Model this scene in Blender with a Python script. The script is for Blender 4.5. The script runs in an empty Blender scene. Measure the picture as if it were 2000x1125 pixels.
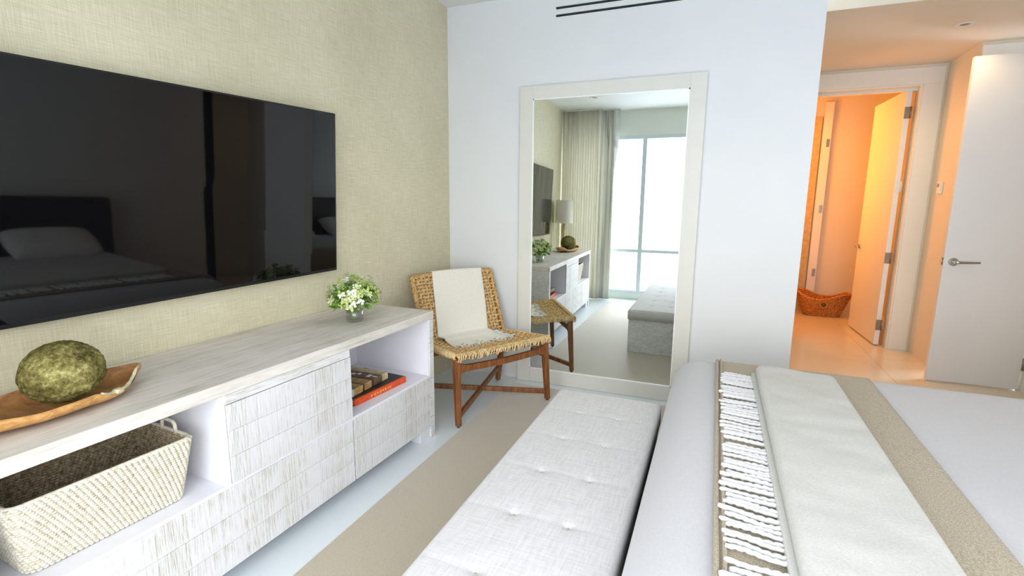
import bpy, bmesh, math, random
from mathutils import Vector, Matrix, noise
random.seed(7)
PI = math.pi
sc = bpy.context.scene
C = sc.collection

# ------------------------------------------------------------------ camera
def camera():
    yaw, pitch, roll, f = 0.3859, -0.1695, 0.009, 975.0
    cy, sy, cp, sp = math.cos(yaw), math.sin(yaw), math.cos(pitch), math.sin(pitch)
    F = Vector((-sy*cp, cy*cp, sp)); R0 = Vector((cy, sy, 0)); U0 = R0.cross(F)
    R = math.cos(roll)*R0 + math.sin(roll)*U0
    U = -math.sin(roll)*R0 + math.cos(roll)*U0
    cd = bpy.data.cameras.new('camera'); cam = bpy.data.objects.new('camera', cd); C.objects.link(cam)
    cd.sensor_fit = 'HORIZONTAL'; cd.sensor_width = 36; cd.lens = f/2000*36; cd.clip_start = 0.02
    M = Matrix((( R.x, U.x, -F.x, 2.0931), (R.y, U.y, -F.y, 0.0), (R.z, U.z, -F.z, 1.45), (0, 0, 0, 1)))
    cam.matrix_world = M
    sc.camera = cam
camera()

# ------------------------------------------------------------------ world, lights, exposure
SKY = 7.3
w = bpy.data.worlds.new('world'); sc.world = w; w.use_nodes = True
nt = w.node_tree; nt.nodes.clear()
wo = nt.nodes.new('ShaderNodeOutputWorld'); bg = nt.nodes.new('ShaderNodeBackground')
tc = nt.nodes.new('ShaderNodeTexCoord'); sx = nt.nodes.new('ShaderNodeSeparateXYZ'); cr = nt.nodes.new('ShaderNodeValToRGB')
mr = nt.nodes.new('ShaderNodeMapRange'); mr.inputs[1].default_value = -1; mr.inputs[2].default_value = 1
nt.links.new(tc.outputs['Generated'], sx.inputs[0]); nt.links.new(sx.outputs['Z'], mr.inputs[0])
nt.links.new(mr.outputs[0], cr.inputs[0]); nt.links.new(cr.outputs[0], bg.inputs[0]); nt.links.new(bg.outputs[0], wo.inputs[0])
e = cr.color_ramp.elements
e[0].position = 0.0; e[0].color = (0.58, 0.62, 0.74, 1)
e[1].position = 1.0; e[1].color = (0.80, 0.88, 1.0, 1)
for p_, c_ in ((0.46, (0.64, 0.69, 0.80, 1)), (0.495, (0.84, 0.88, 0.94, 1)), (0.53, (1.0, 0.99, 0.98, 1)), (0.7, (0.93, 0.95, 1.0, 1))):
    k = e.new(p_); k.color = c_
bg.inputs[1].default_value = SKY

def area_light(name, loc, rot, sx_, sy_, power, col, portal=False, spread=None, shape='RECTANGLE'):
    l = bpy.data.lights.new(name, 'AREA'); l.shape = shape; l.size = sx_
    if shape == 'RECTANGLE': l.size_y = sy_
    l.energy = power; l.color = col
    if spread: l.spread = spread
    if portal: l.cycles.is_portal = True
    o = bpy.data.objects.new(name, l); C.objects.link(o); o.location = loc; o.rotation_euler = rot
    return o
area_light('window_portal', (2.0, -0.33, 1.27), (PI/2, 0, 0), 4.1, 2.4, 1, (1, 1, 1), portal=True).rotation_euler = (-PI/2, 0, PI)

WARM = (1.0, 0.72, 0.36)
def spot(name, loc, power, col, size=2.4, blend=.6, r=.04):
    l = bpy.data.lights.new(name, 'SPOT'); l.energy = power; l.color = col; l.spot_size = size; l.spot_blend = blend; l.shadow_soft_size = r
    o = bpy.data.objects.new(name, l); C.objects.link(o); o.location = loc
    return o
HALL_W, BACK_W = 17, 125
vs = sc.view_settings
vs.view_transform = 'Standard'; vs.look = 'None'; vs.gamma = 1.0; vs.use_curve_mapping = False
vs.exposure = 0.12
sc.display_settings.display_device = 'sRGB'

# ------------------------------------------------------------------ material helpers
def lin(c):
    return tuple(((x/255)/12.92 if x/255 <= .04045 else ((x/255+.055)/1.055)**2.4) for x in c) + (1,)
def base(name, col, rough=.6, metal=0, spec=.5):
    m = bpy.data.materials.new(name); m.use_nodes = True
    b = m.node_tree.nodes['Principled BSDF']
    b.inputs['Base Color'].default_value = lin(col); b.inputs['Roughness'].default_value = rough
    b.inputs['Metallic'].default_value = metal; b.inputs['Specular IOR Level'].default_value = spec
    return m, m.node_tree, b
def tex(t, scale=(1, 1, 1), nscale=5, detail=4, rough=.55, kind='ShaderNodeTexNoise', dist=0, coord='Object'):
    c = t.nodes.new('ShaderNodeTexCoord'); mp = t.nodes.new('ShaderNodeMapping'); mp.inputs['Scale'].default_value = scale
    n = t.nodes.new(kind)
    n.inputs['Scale'].default_value = nscale
    if kind == 'ShaderNodeTexNoise':
        n.inputs['Detail'].default_value = detail; n.inputs['Roughness'].default_value = rough; n.inputs['Distortion'].default_value = dist
    t.links.new(c.outputs[coord], mp.inputs[0]); t.links.new(mp.outputs[0], n.inputs['Vector'])
    return n.outputs[0]
def ramp(t, src, stops):
    r = t.nodes.new('ShaderNodeValToRGB'); el = r.color_ramp.elements
    while len(el) > 1: el.remove(el[0])
    el[0].position = stops[0][0]; el[0].color = lin(stops[0][1])
    for p_, c_ in stops[1:]:
        k = el.new(p_); k.color = lin(c_)
    t.links.new(src, r.inputs[0]); return r.outputs[0]
def mixc(t, fac, a, b, mode='MIX'):
    m = t.nodes.new('ShaderNodeMix'); m.data_type = 'RGBA'; m.blend_type = mode
    for inp, v in ((0, fac), (6, a), (7, b)):
        if isinstance(v, (int, float)): m.inputs[inp].default_value = v
        elif isinstance(v, tuple): m.inputs[inp].default_value = v
        else: t.links.new(v, m.inputs[inp])
    return m.outputs[2]
def bump(t, b, src, strength=.3, dist=.002):
    n = t.nodes.new('ShaderNodeBump'); n.inputs['Strength'].default_value = strength; n.inputs['Distance'].default_value = dist
    t.links.new(src, n.inputs['Height']); t.links.new(n.outputs[0], b.inputs['Normal'])
def setc(t, b, out): t.links.new(out, b.inputs['Base Color'])
def addv(t, a, b_, op='ADD'):
    m = t.nodes.new('ShaderNodeMath'); m.operation = op
    for i, v in enumerate((a, b_)):
        if isinstance(v, (int, float)): m.inputs[i].default_value = v
        else: t.links.new(v, m.inputs[i])
    return m.outputs[0]

M = {}
def simple(name, col, rough=.6, metal=0, spec=.5, nz=None, bs=.15, var=.06):
    m, t, b = base(name, col, rough, metal, spec)
    n = tex(t, nscale=nz or 30, detail=5)
    d = tuple(max(0, c*(1-var)) for c in col); h = tuple(min(255, c*(1+var*.5)) for c in col)
    setc(t, b, ramp(t, n, [(.3, d), (.7, h)]))
    if bs: bump(t, b, n, bs, .001)
    M[name] = m; return m
simple('paint_white', (236, 238, 234), .55, nz=3, bs=.02, var=.012)
simple('paint_far_wall', (227, 229, 229), .55, nz=2, bs=.02, var=.012)
simple('ceiling_white', (232, 233, 228), .7, nz=2, bs=.02, var=.01)
simple('hall_paint', (234, 226, 208), .6, nz=2, bs=.02, var=.012)
simple('soffit_paint', (232, 238, 230), .6, nz=2, bs=.02, var=.012)
simple('door_white', (238, 238, 238), .35, nz=2, bs=.01, var=.01)
simple('casing_white', (232, 236, 230), .4, nz=2, bs=.01, var=.01)
simple('mirror_frame', (222, 221, 212), .45, nz=4, bs=.03, var=.015)
simple('frame_edge', (246, 246, 244), .3, nz=4, bs=.0, var=.01)
simple('cabinet_white', (232, 232, 238), .5, nz=6, bs=.03, var=.02)
simple('window_frame', (214, 228, 232), .4, nz=6, bs=.0, var=.01)
simple('black_plastic', (14, 14, 16), .4, bs=.0)
simple('slot_black', (26, 32, 38), .6, bs=0)
simple('steel', (190, 188, 180), .28, 1, nz=60, bs=.02)
simple('hinge_steel', (150, 146, 136), .35, 1, nz=60, bs=.02)
simple('button_linen', (190, 180, 156), .9)
simple('throw_cream', (236, 232, 218), .95, nz=160, bs=.5, var=.04)
simple('throw_white', (209, 208, 202), .95, nz=160, bs=.5, var=.04)
simple('fringe_white', (222, 222, 222), .95, nz=220, bs=.6, var=.04)
simple('lamp_linen', (248, 243, 228), .9, nz=200, bs=.2, var=.04)
simple('lamp_wood', (206, 184, 138), .6, nz=20, var=.1)
simple('stem_green', (140, 184, 90), .6)
simple('leaf_green', (134, 176, 74), .55, nz=14, var=.35)
simple('leaf_light', (176, 208, 112), .55, nz=14, var=.3)
simple('petal_white', (244, 246, 226), .7, nz=40, var=.05)
simple('petal_lime', (206, 220, 138), .7, nz=40, var=.15)
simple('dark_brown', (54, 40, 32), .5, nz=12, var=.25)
simple('pillow_white', (238, 238, 236), .9, nz=120, bs=.3, var=.03)
simple('page_white', (232, 230, 220), .8, nz=200, var=.05)
simple('thermo_white', (240, 240, 236), .4, bs=0)
simple('gravel', (214, 206, 170), .8, nz=60, var=.15)

# sheer linen wallpaper
m, t, b = base('linen_wallpaper', (220, 213, 182), .85, spec=.2)
n1 = tex(t, (1, 1, .035), 260, 3); n2 = tex(t, (1, .035, 1), 260, 3); n3 = tex(t, nscale=1.4, detail=3)
s = addv(t, n1, n2); s = addv(t, s, .5, 'MULTIPLY')
c1 = ramp(t, s, [(.36, (207, 199, 170)), (.5, (219, 212, 184)), (.64, (230, 224, 200))])
c2 = ramp(t, n3, [(.3, (228, 226, 214)), (.7, (255, 255, 250))])
setc(t, b, mixc(t, .5, c1, c2, 'MULTIPLY')); bump(t, b, s, .15, .001); M['wallpaper'] = m

# whitewashed wood, ribs along z, varying along y (fronts) : used on parts whose long grain is vertical
def whitewash(name, sc1, sc2, stops, bs=.5, rough=.6):
    m, t, b = base(name, (225, 225, 225), rough, spec=.3)
    n = tex(t, sc1, 1, 6, .7); k = tex(t, sc2, 1, 4, .6); p = tex(t, nscale=4.5, detail=3)
    s = addv(t, addv(t, n, .55, 'MULTIPLY'), addv(t, k, .45, 'MULTIPLY'))
    s2 = addv(t, s, addv(t, addv(t, p, .5, 'SUBTRACT'), .35, 'MULTIPLY'))
    setc(t, b, ramp(t, s2, stops)); bump(t, b, s, bs, .002); M[name] = m
whitewash('wash_rib', (1, 120, 5), (1, 300, 16), [(.30, (146, 136, 120)), (.40, (192, 186, 176)), (.48, (218, 217, 217)), (.7, (232, 232, 237))], .6)
whitewash('wash_top', (26, 2.2, 26), (90, 6, 90), [(.30, (186, 176, 162)), (.44, (212, 206, 196)), (.55, (224, 219, 211)), (.72, (236, 233, 228))], .2, .55)
whitewash('wash_side', (20, 8, 90), (40, 14, 190), [(.30, (168, 164, 154)), (.42, (206, 204, 200)), (.5, (222, 222, 220)), (.7, (234, 235, 236))], .5)
whitewash('wash_bench', (14, 14, 40), (120, 120, 30), [(.32, (176, 174, 166)), (.45, (208, 208, 204)), (.6, (226, 227, 226))], .4)

# bench / bed fabrics
def weave_mat(name, ca, cb, sc_=420, bs=.4, rough=.95, stretch=.2):
    m, t, b = base(name, ca, rough, spec=.2)
    n1 = tex(t, (1, stretch, 1), sc_, 3); n2 = tex(t, (stretch, 1, 1), sc_, 3)
    s = addv(t, addv(t, n1, n2), .5, 'MULTIPLY')
    setc(t, b, ramp(t, s, [(.38, cb), (.6, ca)])); bump(t, b, s, bs, .002)
    b.inputs['Sheen Weight'].default_value = .15
    M[name] = m
weave_mat('bench_linen', (220, 218, 219), (205, 203, 200), 160, .35, stretch=.08)
weave_mat('duvet_cotton', (205, 204, 206), (199, 198, 200), 300, .08)
weave_mat('taupe_wool', (196, 184, 162), (156, 144, 122), 330, .7, stretch=.6)
weave_mat('rug_wool', (184, 170, 142), (166, 152, 124), 300, .6, stretch=.5)
M['rug_wool'].node_tree.nodes['Principled BSDF'].inputs['Sheen Weight'].default_value = 1
M['rug_wool'].node_tree.nodes['Principled BSDF'].inputs['Roughness'].default_value = .55
M['rug_wool'].node_tree.nodes['Principled BSDF'].inputs['Specular IOR Level'].default_value = .6
weave_mat('curtain_linen', (246, 242, 228), (240, 236, 220), 300, .2, stretch=.1)
weave_mat('curtain_sheer', (244, 244, 236), (236, 236, 226), 300, .2, stretch=.1)

for nme in ('curtain_linen', 'curtain_sheer', 'lamp_linen'):
    t = M[nme].node_tree; b = t.nodes['Principled BSDF']; out = t.nodes['Material Output']
    tl = t.nodes.new('ShaderNodeBsdfTranslucent'); tl.inputs['Color'].default_value = lin((240, 238, 228)); ms = t.nodes.new('ShaderNodeMixShader'); ms.inputs[0].default_value = .35
    t.links.new(b.outputs[0], ms.inputs[1]); t.links.new(tl.outputs[0], ms.inputs[2]); t.links.new(ms.outputs[0], out.inputs['Surface'])
# floor: pale polished stone
def stone(name, a, b_, rough):
    m, t, b = base(name, a, rough, spec=.5)
    n = tex(t, nscale=1.2, detail=5); setc(t, b, ramp(t, n, [(.35, b_), (.65, a)])); M[name] = m
stone('floor_white', (230, 236, 238), (222, 229, 232), .28)
stone('tile_cream', (234, 222, 200), (226, 212, 188), .16)
stone('grout', (190, 172, 140), (184, 166, 134), .8)

# walnut
def wood(name, a, b_, c_, sc1=(8, 8, 70), rough=.4):
    m, t, b = base(name, a, rough)
    n = tex(t, sc1, 1, 6, .6, dist=.6); setc(t, b, ramp(t, n, [(.3, c_), (.5, b_), (.7, a)])); bump(t, b, n, .15, .001); M[name] = m
wood('teak', (160, 104, 56), (132, 80, 42), (96, 56, 30), (50, 50, 6))
wood('bowl_wood', (226, 178, 112), (208, 156, 92), (176, 124, 70), (10, 30, 60), .55)
wood('bowl_inner', (190, 138, 84), (168, 118, 68), (132, 90, 52), (10, 30, 60), .6)
# moss
m, t, b = base('moss', (120, 116, 50), .95, spec=.1)
n1 = tex(t, nscale=70, detail=6, rough=.7); n2 = tex(t, nscale=16, detail=4)
s = addv(t, addv(t, n1, .6, 'MULTIPLY'), addv(t, n2, .4, 'MULTIPLY'))
setc(t, b, ramp(t, s, [(.36, (62, 56, 30)), (.46, (108, 100, 54)), (.54, (138, 130, 78)), (.64, (188, 180, 118))])); bump(t, b, s, 1, .01); M['moss'] = m
# rope (seagrass) and basket fibres
def rope(name, a, b_, c_, sc_=60):
    m, t, b = base(name, a, .85, spec=.2)
    n = tex(t, nscale=sc_, detail=5, rough=.7); setc(t, b, ramp(t, n, [(.33, c_), (.47, b_), (.62, a)])); bump(t, b, n, .6, .003); M[name] = m
rope('seagrass', (232, 200, 144), (206, 168, 112), (142, 104, 60))
rope('seagrass_pale', (240, 216, 168), (224, 194, 140), (180, 144, 92))
rope('willow_pale', (236, 231, 216), (222, 215, 196), (188, 178, 154), 70)
rope('willow_brown', (196, 182, 156), (162, 146, 118), (112, 96, 72), 70)
rope('wicker', (222, 160, 90), (196, 128, 64), (140, 84, 40), 50)
simple('core_dark', (112, 82, 48), .9, nz=40, var=.2)
simple('core_basket', (150, 140, 116), .9, nz=40, var=.2)
# TV glass
m, t, b = base('screen_glass', (9, 9, 11), .03, spec=.5); M['screen'] = m
setc(t, b, ramp(t, tex(t, nscale=2), [(.3, (8, 8, 10)), (.7, (10, 10, 12))]))
# mirror
m, t, b = base('mirror_glass', (236, 242, 240), .0, 1); M['mirror'] = m
# clear glass
def glass(name, rough=0, ior=1.45, col=(250, 252, 252)):
    m, t, b = base(name, col, rough); b.inputs['Transmission Weight'].default_value = 1; b.inputs['IOR'].default_value = ior; M[name] = m
def thin(name, col, lo, hi):
    m = bpy.data.materials.new(name); m.use_nodes = True; t = m.node_tree; t.nodes.clear()
    o_ = t.nodes.new('ShaderNodeOutputMaterial'); mx = t.nodes.new('ShaderNodeMixShader'); tr = t.nodes.new('ShaderNodeBsdfTransparent'); gl = t.nodes.new('ShaderNodeBsdfGlossy')
    tr.inputs['Color'].default_value = col; gl.inputs['Roughness'].default_value = .03; lw = t.nodes.new('ShaderNodeLayerWeight'); lw.inputs[0].default_value = .35
    mr_ = t.nodes.new('ShaderNodeMapRange'); mr_.inputs[3].default_value = lo; mr_.inputs[4].default_value = hi
    t.links.new(lw.outputs['Facing'], mr_.inputs[0]); t.links.new(mr_.outputs[0], mx.inputs[0])
    t.links.new(tr.outputs[0], mx.inputs[1]); t.links.new(gl.outputs[0], mx.inputs[2]); t.links.new(mx.outputs[0], o_.inputs[0]); M[name] = m
thin('clear_glass', (.95, .97, .96, 1), .08, .75); thin('water', (.93, .97, .93, 1), .03, .25)
# window pane : thin glass, mostly lets light straight through
m = bpy.data.materials.new('window_pane'); m.use_nodes = True; t = m.node_tree; t.nodes.clear()
o_ = t.nodes.new('ShaderNodeOutputMaterial'); mx = t.nodes.new('ShaderNodeMixShader'); tr = t.nodes.new('ShaderNodeBsdfTransparent'); gl = t.nodes.new('ShaderNodeBsdfGlossy')
gl.inputs['Roughness'].default_value = 0; mx.inputs[0].default_value = .06
t.links.new(tr.outputs[0], mx.inputs[1]); t.links.new(gl.outputs[0], mx.inputs[2]); t.links.new(mx.outputs[0], o_.inputs[0]); M['pane'] = m
# emissive lens
def emis(name, col, st):
    m, t, b = base(name, (240, 230, 210)); b.inputs['Emission Color'].default_value = col + (1,); b.inputs['Emission Strength'].default_value = st; M[name] = m
emis('lens_warm', (1, .7, .4), 3)
# books
simple('book_orange', (226, 84, 34), .5, nz=40, bs=.05, var=.1)
simple('book_black', (40, 34, 32), .5, bs=.03)
simple('print_gold', (236, 170, 84), .6, bs=0)
m, t, b = base('book_cover_print', (110, 84, 60), .45)
c = t.nodes.new('ShaderNodeTexCoord'); sp_ = t.nodes.new('ShaderNodeSeparateXYZ'); t.links.new(c.outputs['Object'], sp_.inputs[0])
mrn = t.nodes.new('ShaderNodeMapRange'); mrn.inputs[1].default_value = -.19; mrn.inputs[2].default_value = .19; t.links.new(sp_.outputs['Y'], mrn.inputs[0])
rr = ramp(t, mrn.outputs[0], [(0, (196, 204, 216)), (.2, (196, 204, 216)), (.22, (190, 150, 92)), (.4, (196, 160, 104)), (.405, (52, 36, 22)), (.43, (52, 36, 22)), (.435, (178, 140, 84)), (.6, (190, 156, 100)), (.605, (60, 42, 26)), (.63, (58, 42, 30)), (.66, (116, 92, 70)), (.84, (104, 82, 64)), (.86, (206, 184, 136)), (1, (226, 212, 172))])
nn = tex(t, nscale=28, detail=4); r2 = ramp(t, nn, [(.3, (150, 140, 130)), (.6, (255, 255, 255))])
setc(t, b, mixc(t, .6, rr, r2, 'MULTIPLY')); M['book_print'] = m

# ------------------------------------------------------------------ mesh helpers
class MB:
    def __init__(s): s.b = bmesh.new()
    def box(s, x0, x1, y0, y1, z0, z1, bev=0, seg=2, mat=None):
        r = bmesh.ops.create_cube(s.b, size=1)
        vs_ = r['verts']
        for v in vs_:
            v.co = Vector(((x0+x1)/2 + v.co.x*(x1-x0), (y0+y1)/2 + v.co.y*(y1-y0), (z0+z1)/2 + v.co.z*(z1-z0)))
            if mat is not None: v.co = mat @ v.co
        if bev:
            ed = list({e_ for v in vs_ for e_ in v.link_edges})
            bmesh.ops.bevel(s.b, geom=ed, offset=bev, segments=seg, profile=.5, affect='EDGES')
        return s
    def tube(s, pts, r, n=6, closed=False, flat=1.0, up=None):
        pts = [Vector(p) for p in pts]; N = len(pts); rings = []
        prev = None
        for i, p in enumerate(pts):
            if closed: tg = pts[(i+1) % N]-pts[i-1]
            else: tg = pts[min(i+1, N-1)]-pts[max(i-1, 0)]
            if tg.length < 1e-9: tg = Vector((0, 0, 1))
            tg.normalize()
            ref = up if up is not None else (prev if prev is not None else (Vector((0, 0, 1)) if abs(tg.z) < .9 else Vector((1, 0, 0))))
            a = ref - tg*ref.dot(tg)
            if a.length < 1e-6: a = tg.orthogonal()
            a.normalize(); bb = tg.cross(a); prev = a
            rr_ = r[i] if isinstance(r, (list, tuple)) else r
            rings.append([s.b.verts.new(p + a*math.cos(2*PI*k/n)*rr_*flat + bb*math.sin(2*PI*k/n)*rr_) for k in range(n)])
        m_ = N if closed else N-1
        for i in range(m_):
            A, B = rings[i], rings[(i+1) % N]
            for k in range(n):
                f = s.b.faces.new((A[k], A[(k+1) % n], B[(k+1) % n], B[k])); f.smooth = True
        if not closed:
            s.b.faces.new(list(reversed(rings[0]))); s.b.faces.new(rings[-1])
        return s
    def lathe(s, prof, cx=0, cy=0, n=32, cap=True):
        rings = []
        for r, z in prof: rings.append([s.b.verts.new((cx+r*math.cos(2*PI*k/n), cy+r*math.sin(2*PI*k/n), z)) for k in range(n)])
        for A, B in zip(rings, rings[1:]):
            for k in range(n):
                f = s.b.faces.new((A[k], A[(k+1) % n], B[(k+1) % n], B[k])); f.smooth = True
        if cap:
            s.b.faces.new(list(reversed(rings[0]))); s.b.faces.new(rings[-1])
        return s
    def grid(s, fn, nu, nv, thick=0, closed_u=False):
        V = [[s.b.verts.new(fn(i/nu, j/nv)) for j in range(nv+1)] for i in range(nu if closed_u else nu+1)]
        fs = []
        for i in range(nu):
            for j in range(nv):
                A, B = V[i], V[(i+1) % len(V)]
                f = s.b.faces.new((A[j], B[j], B[j+1], A[j+1])); f.smooth = True; fs.append(f)
        if thick:
            bmesh.ops.recalc_face_normals(s.b, faces=fs)
            bmesh.ops.solidify(s.b, geom=fs, thickness=thick)
        return s
    def bar(s, a, b_, w1, h1, w2=None, h2=None, side=None, bev=.003, n=1):
        # tapered rectangular bar between two points
        a = Vector(a); b_ = Vector(b_); w2 = w2 or w1; h2 = h2 or h1
        d = (b_-a).normalized(); sd = (Vector(side) if side else (Vector((0, 0, 1)).cross(d)))
        if sd.length < 1e-4: sd = Vector((1, 0, 0))
        sd = (sd - d*sd.dot(d)).normalized(); up = d.cross(sd)
        vs_ = []
        for p, ww, hh in ((a, w1, h1), (b_, w2, h2)):
            for q in ((-1, -1), (1, -1), (1, 1), (-1, 1)): vs_.append(s.b.verts.new(p + sd*q[0]*ww/2 + up*q[1]*hh/2))
        F_ = [s.b.faces.new([vs_[i] for i in ix]) for ix in ((0, 3, 2, 1), (4, 5, 6, 7), (0, 1, 5, 4), (1, 2, 6, 5), (2, 3, 7, 6), (3, 0, 4, 7))]
        if bev:
            ed = list({e_ for f in F_ for e_ in f.edges})
            bmesh.ops.bevel(s.b, geom=ed, offset=bev, segments=2, profile=.5, affect='EDGES')
        return s
    def build(s, name, mat, parent=None, loc=None, rot=None, recalc=True, smooth=None):
        if recalc: bmesh.ops.recalc_face_normals(s.b, faces=s.b.faces[:])
        me = bpy.data.meshes.new(name); s.b.to_mesh(me); s.b.free()
        if smooth: 
            for p in me.polygons: p.use_smooth = True
        me.materials.append(M[mat] if isinstance(mat, str) else mat)
        o = bpy.data.objects.new(name, me); C.objects.link(o)
        if parent: o.parent = parent
        if loc: o.location = loc
        if rot is not None: o.rotation_euler = (0, 0, rot) if isinstance(rot, (int, float)) else rot
        return o
def tag(o, label=None, cat=None, group=None, kind=None):
    if label: o['label'] = label
    if cat: o['category'] = cat
    if group: o['group'] = group
    if kind: o['kind'] = kind
    return o
def thing(name, label, cat, loc=(0, 0, 0), rz=0, group=None):
    o = bpy.data.objects.new(name, None); C.objects.link(o); o.location = loc; o.rotation_euler = (0, 0, rz)
    o.empty_display_size = .1
    return tag(o, label, cat, group)
def struct(name, mb, mat, loc=None, rot=None, label=None):
    o = mb.build(name, mat, None, loc, rot); o['kind'] = 'structure'
    if label: o['label'] = label; 
    return o
def soft_slab(x0, x1, y0, y1, zt, zb, r, corner=.05, step=.05, fz=None, mb=None):
    mb = mb or MB()
    def coords(a, b_):
        k = 6; e_ = [r*(1-math.cos(PI/2*i/k)) for i in range(k+1)]
        L = [a+q for q in e_]; n = max(2, int((b_-a-2*r)/step)); L += [a+r+(b_-a-2*r)*i/n for i in range(1, n)]; L += [b_-q for q in reversed(e_)]
        return L
    X, Y = coords(x0, x1), coords(y0, y1); hx, hy, cx, cy = (x1-x0)/2, (y1-y0)/2, (x0+x1)/2, (y0+y1)/2
    V = []
    for x in X:
        row = []
        for y in Y:
            px, py = x-cx, y-cy; qx, qy = abs(px)-(hx-corner), abs(py)-(hy-corner)
            if qx > 0 and qy > 0:
                l = math.hypot(qx, qy); m_ = max(qx, qy)
                if l > 1e-9:
                    k = m_/l; qx *= k; qy *= k
                px = math.copysign(hx-corner+qx, px); py = math.copysign(hy-corner+qy, py)
                dd = corner - math.hypot(qx, qy)
            else: dd = min(hx-abs(px), hy-abs(py))
            d_ = max(0, min(r, dd)); z = zt-r+math.sqrt(max(0, r*r-(r-d_)**2))
            fx, fy = cx+px, cy+py
            if fz: z += fz(fx, fy)*min(1, d_/r)
            row.append(mb.b.verts.new((fx, fy, z)))
        V.append(row)
    nx, ny = len(X), len(Y)
    for i in range(nx-1):
        for j in range(ny-1):
            f = mb.b.faces.new((V[i][j], V[i+1][j], V[i+1][j+1], V[i][j+1])); f.smooth = True
    loop = [V[i][0] for i in range(nx)] + [V[nx-1][j] for j in range(1, ny)] + [V[i][ny-1] for i in range(nx-2, -1, -1)] + [V[0][j] for j in range(ny-2, 0, -1)]
    low = [mb.b.verts.new((v.co.x, v.co.y, zb)) for v in loop]
    for i in range(len(loop)):
        k = (i+1) % len(loop); f = mb.b.faces.new((loop[i], low[i], low[k], loop[k])); f.smooth = True
    mb.b.faces.new(low)
    return mb
def nz3(x, y, z, s=1): return noise.noise(Vector((x*s, y*s, z*s)))

# ------------------------------------------------------------------ the room
D = 3.744; H = 2.961; AL = 0.0362; TH = -math.atan(AL); OX = -AL*3.8
def LF(lx, ly, z=0):           # left-wall frame to world
    c_, s_ = math.cos(TH), math.sin(TH)
    return (OX + lx*c_ - ly*s_, lx*s_ + ly*c_, z)
struct('floor', MB().box(-.5, 4.3, -.6, 4.2, -.12, 0), 'floor_white')
struct('wall_left', MB().box(-.12, 0, -.5, 3.95, 0, H), 'wallpaper', loc=(OX, 0, 0), rot=TH)
struct('wall_far', MB().box(-.2, 2.618, D, D+.13, 0, H), 'paint_far_wall')
struct('wall_right', MB().box(4.25, 4.37, -.4, 4.2, 0, H), 'paint_white')
struct('ceiling', MB().box(-.5, 4.4, -.5, 4.23, H, H+.1), 'ceiling_white')
struct('trim_1', MB().box(-.3, 4.25, -.4, 1.3, 2.79, H), 'ceiling_white', label='lowered ceiling soffit along the window')
# rear (window) wall
WX0, WX1, WZ0, WZ1 = -.06, 4.05, .09, 2.43  # unseen left end added behind the curtain to backlight the cloth
mb = MB(); mb.box(-.3, WX0, -.42, -.25, 0, H); mb.box(WX1, 4.25, -.42, -.25, 0, H); mb.box(WX0, WX1, -.42, -.25, WZ1, H); mb.box(WX0, WX1, -.42, -.25, 0, WZ0)
struct('wall_rear', mb, 'soffit_paint')
win = bpy.data.objects.new('window_1', None); C.objects.link(win); win['kind'] = 'structure'; win['label'] = 'floor to ceiling window seen in the mirror'
mb = MB(); mb.box(WX0, WX1, -.35, -.25, WZ0, WZ0+.05); mb.box(WX0, WX1, -.35, -.25, WZ1-.05, WZ1)
mb.box(WX0, WX0+.05, -.35, -.25, WZ0, WZ1); mb.box(WX1-.05, WX1, -.35, -.25, WZ0, WZ1)
mb.build('window_frame', 'window_frame', win)
muls = [.32, 1.045, 1.80, 2.55, 3.30]
for x in muls: MB().box(x-.03, x+.03, -.35, -.25, WZ0+.05, WZ1-.05).build('mullion', 'window_frame', win)
xs = [WX0+.05]+muls+[WX1-.05]
for a, b2 in zip(xs, xs[1:]):
    MB().box(a+.03*(a in muls), b2-.03*(b2 in muls), -.34, -.26, .725, .770).build('transom', 'window_frame', win)
    for z0, z1 in ((WZ0+.05, .725), (.770, WZ1-.05)):
        MB().box(a, b2, -.305, -.30, z0, z1).build('pane', 'pane', win)

# hallway beyond the opening
E_ = 6.055
struct('wall_hall_left', MB().box(2.498, 2.618, D+.13, E_, 0, 2.76), 'hall_paint')
struct('ceiling_hall', MB().box(2.4, 4.9, 4.23, 6.2, 2.76, H+.1), 'hall_paint')
fl = bpy.data.objects.new('floor_hall', None); C.objects.link(fl); fl['kind'] = 'structure'
MB().box(2.4, 5.0, 4.2, 8.3, -.12, -.004).build('grout_bed', 'grout', fl)
ys = [4.2, 4.75, 5.63, 6.2, 7.0, 7.46, 8.3]; xs_t = [2.4, 2.72, 3.57, 4.42, 5.0]
for i in range(len(xs_t)-1):
    for j in range(len(ys)-1):
        if ys[j] > 6.1 and xs_t[i] > 4.4: continue
        MB().box(xs_t[i]+.0015, xs_t[i+1]-.0015, ys[j]+.0015, ys[j+1]-.0015, -.02, 0).build('tile', 'tile_cream', fl)
# far hall wall with door opening x 2.90-3.789, z 2.573
mb = MB(); mb.box(2.5, 2.90, E_, E_+.12, 0, 2.76); mb.box(2.90, 3.789, E_, E_+.12, 2.60, 2.76); mb.box(3.789, 4.0, E_, E_+.12, 0, 2.76)
struct('wall_hall_far', mb, 'hall_paint')
struct('wall_hall_return', MB().box(3.975, 4.09, 5.54, E_, 0, 2.76), 'hall_paint')
mb = MB(); mb.box(3.975, 4.05, 5.42, 5.54, 0, 2.76); mb.box(4.05, 4.80, 5.42, 5.54, 2.62, 2.76); mb.box(4.75, 4.87, 4.2, 5.54, 0, 2.76)
struct('wall_hall_right', mb, 'hall_paint')
struct('wall_hall_near', MB().box(4.25, 4.87, 4.08, 4.2, 0, 2.76), 'hall_paint')
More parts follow.
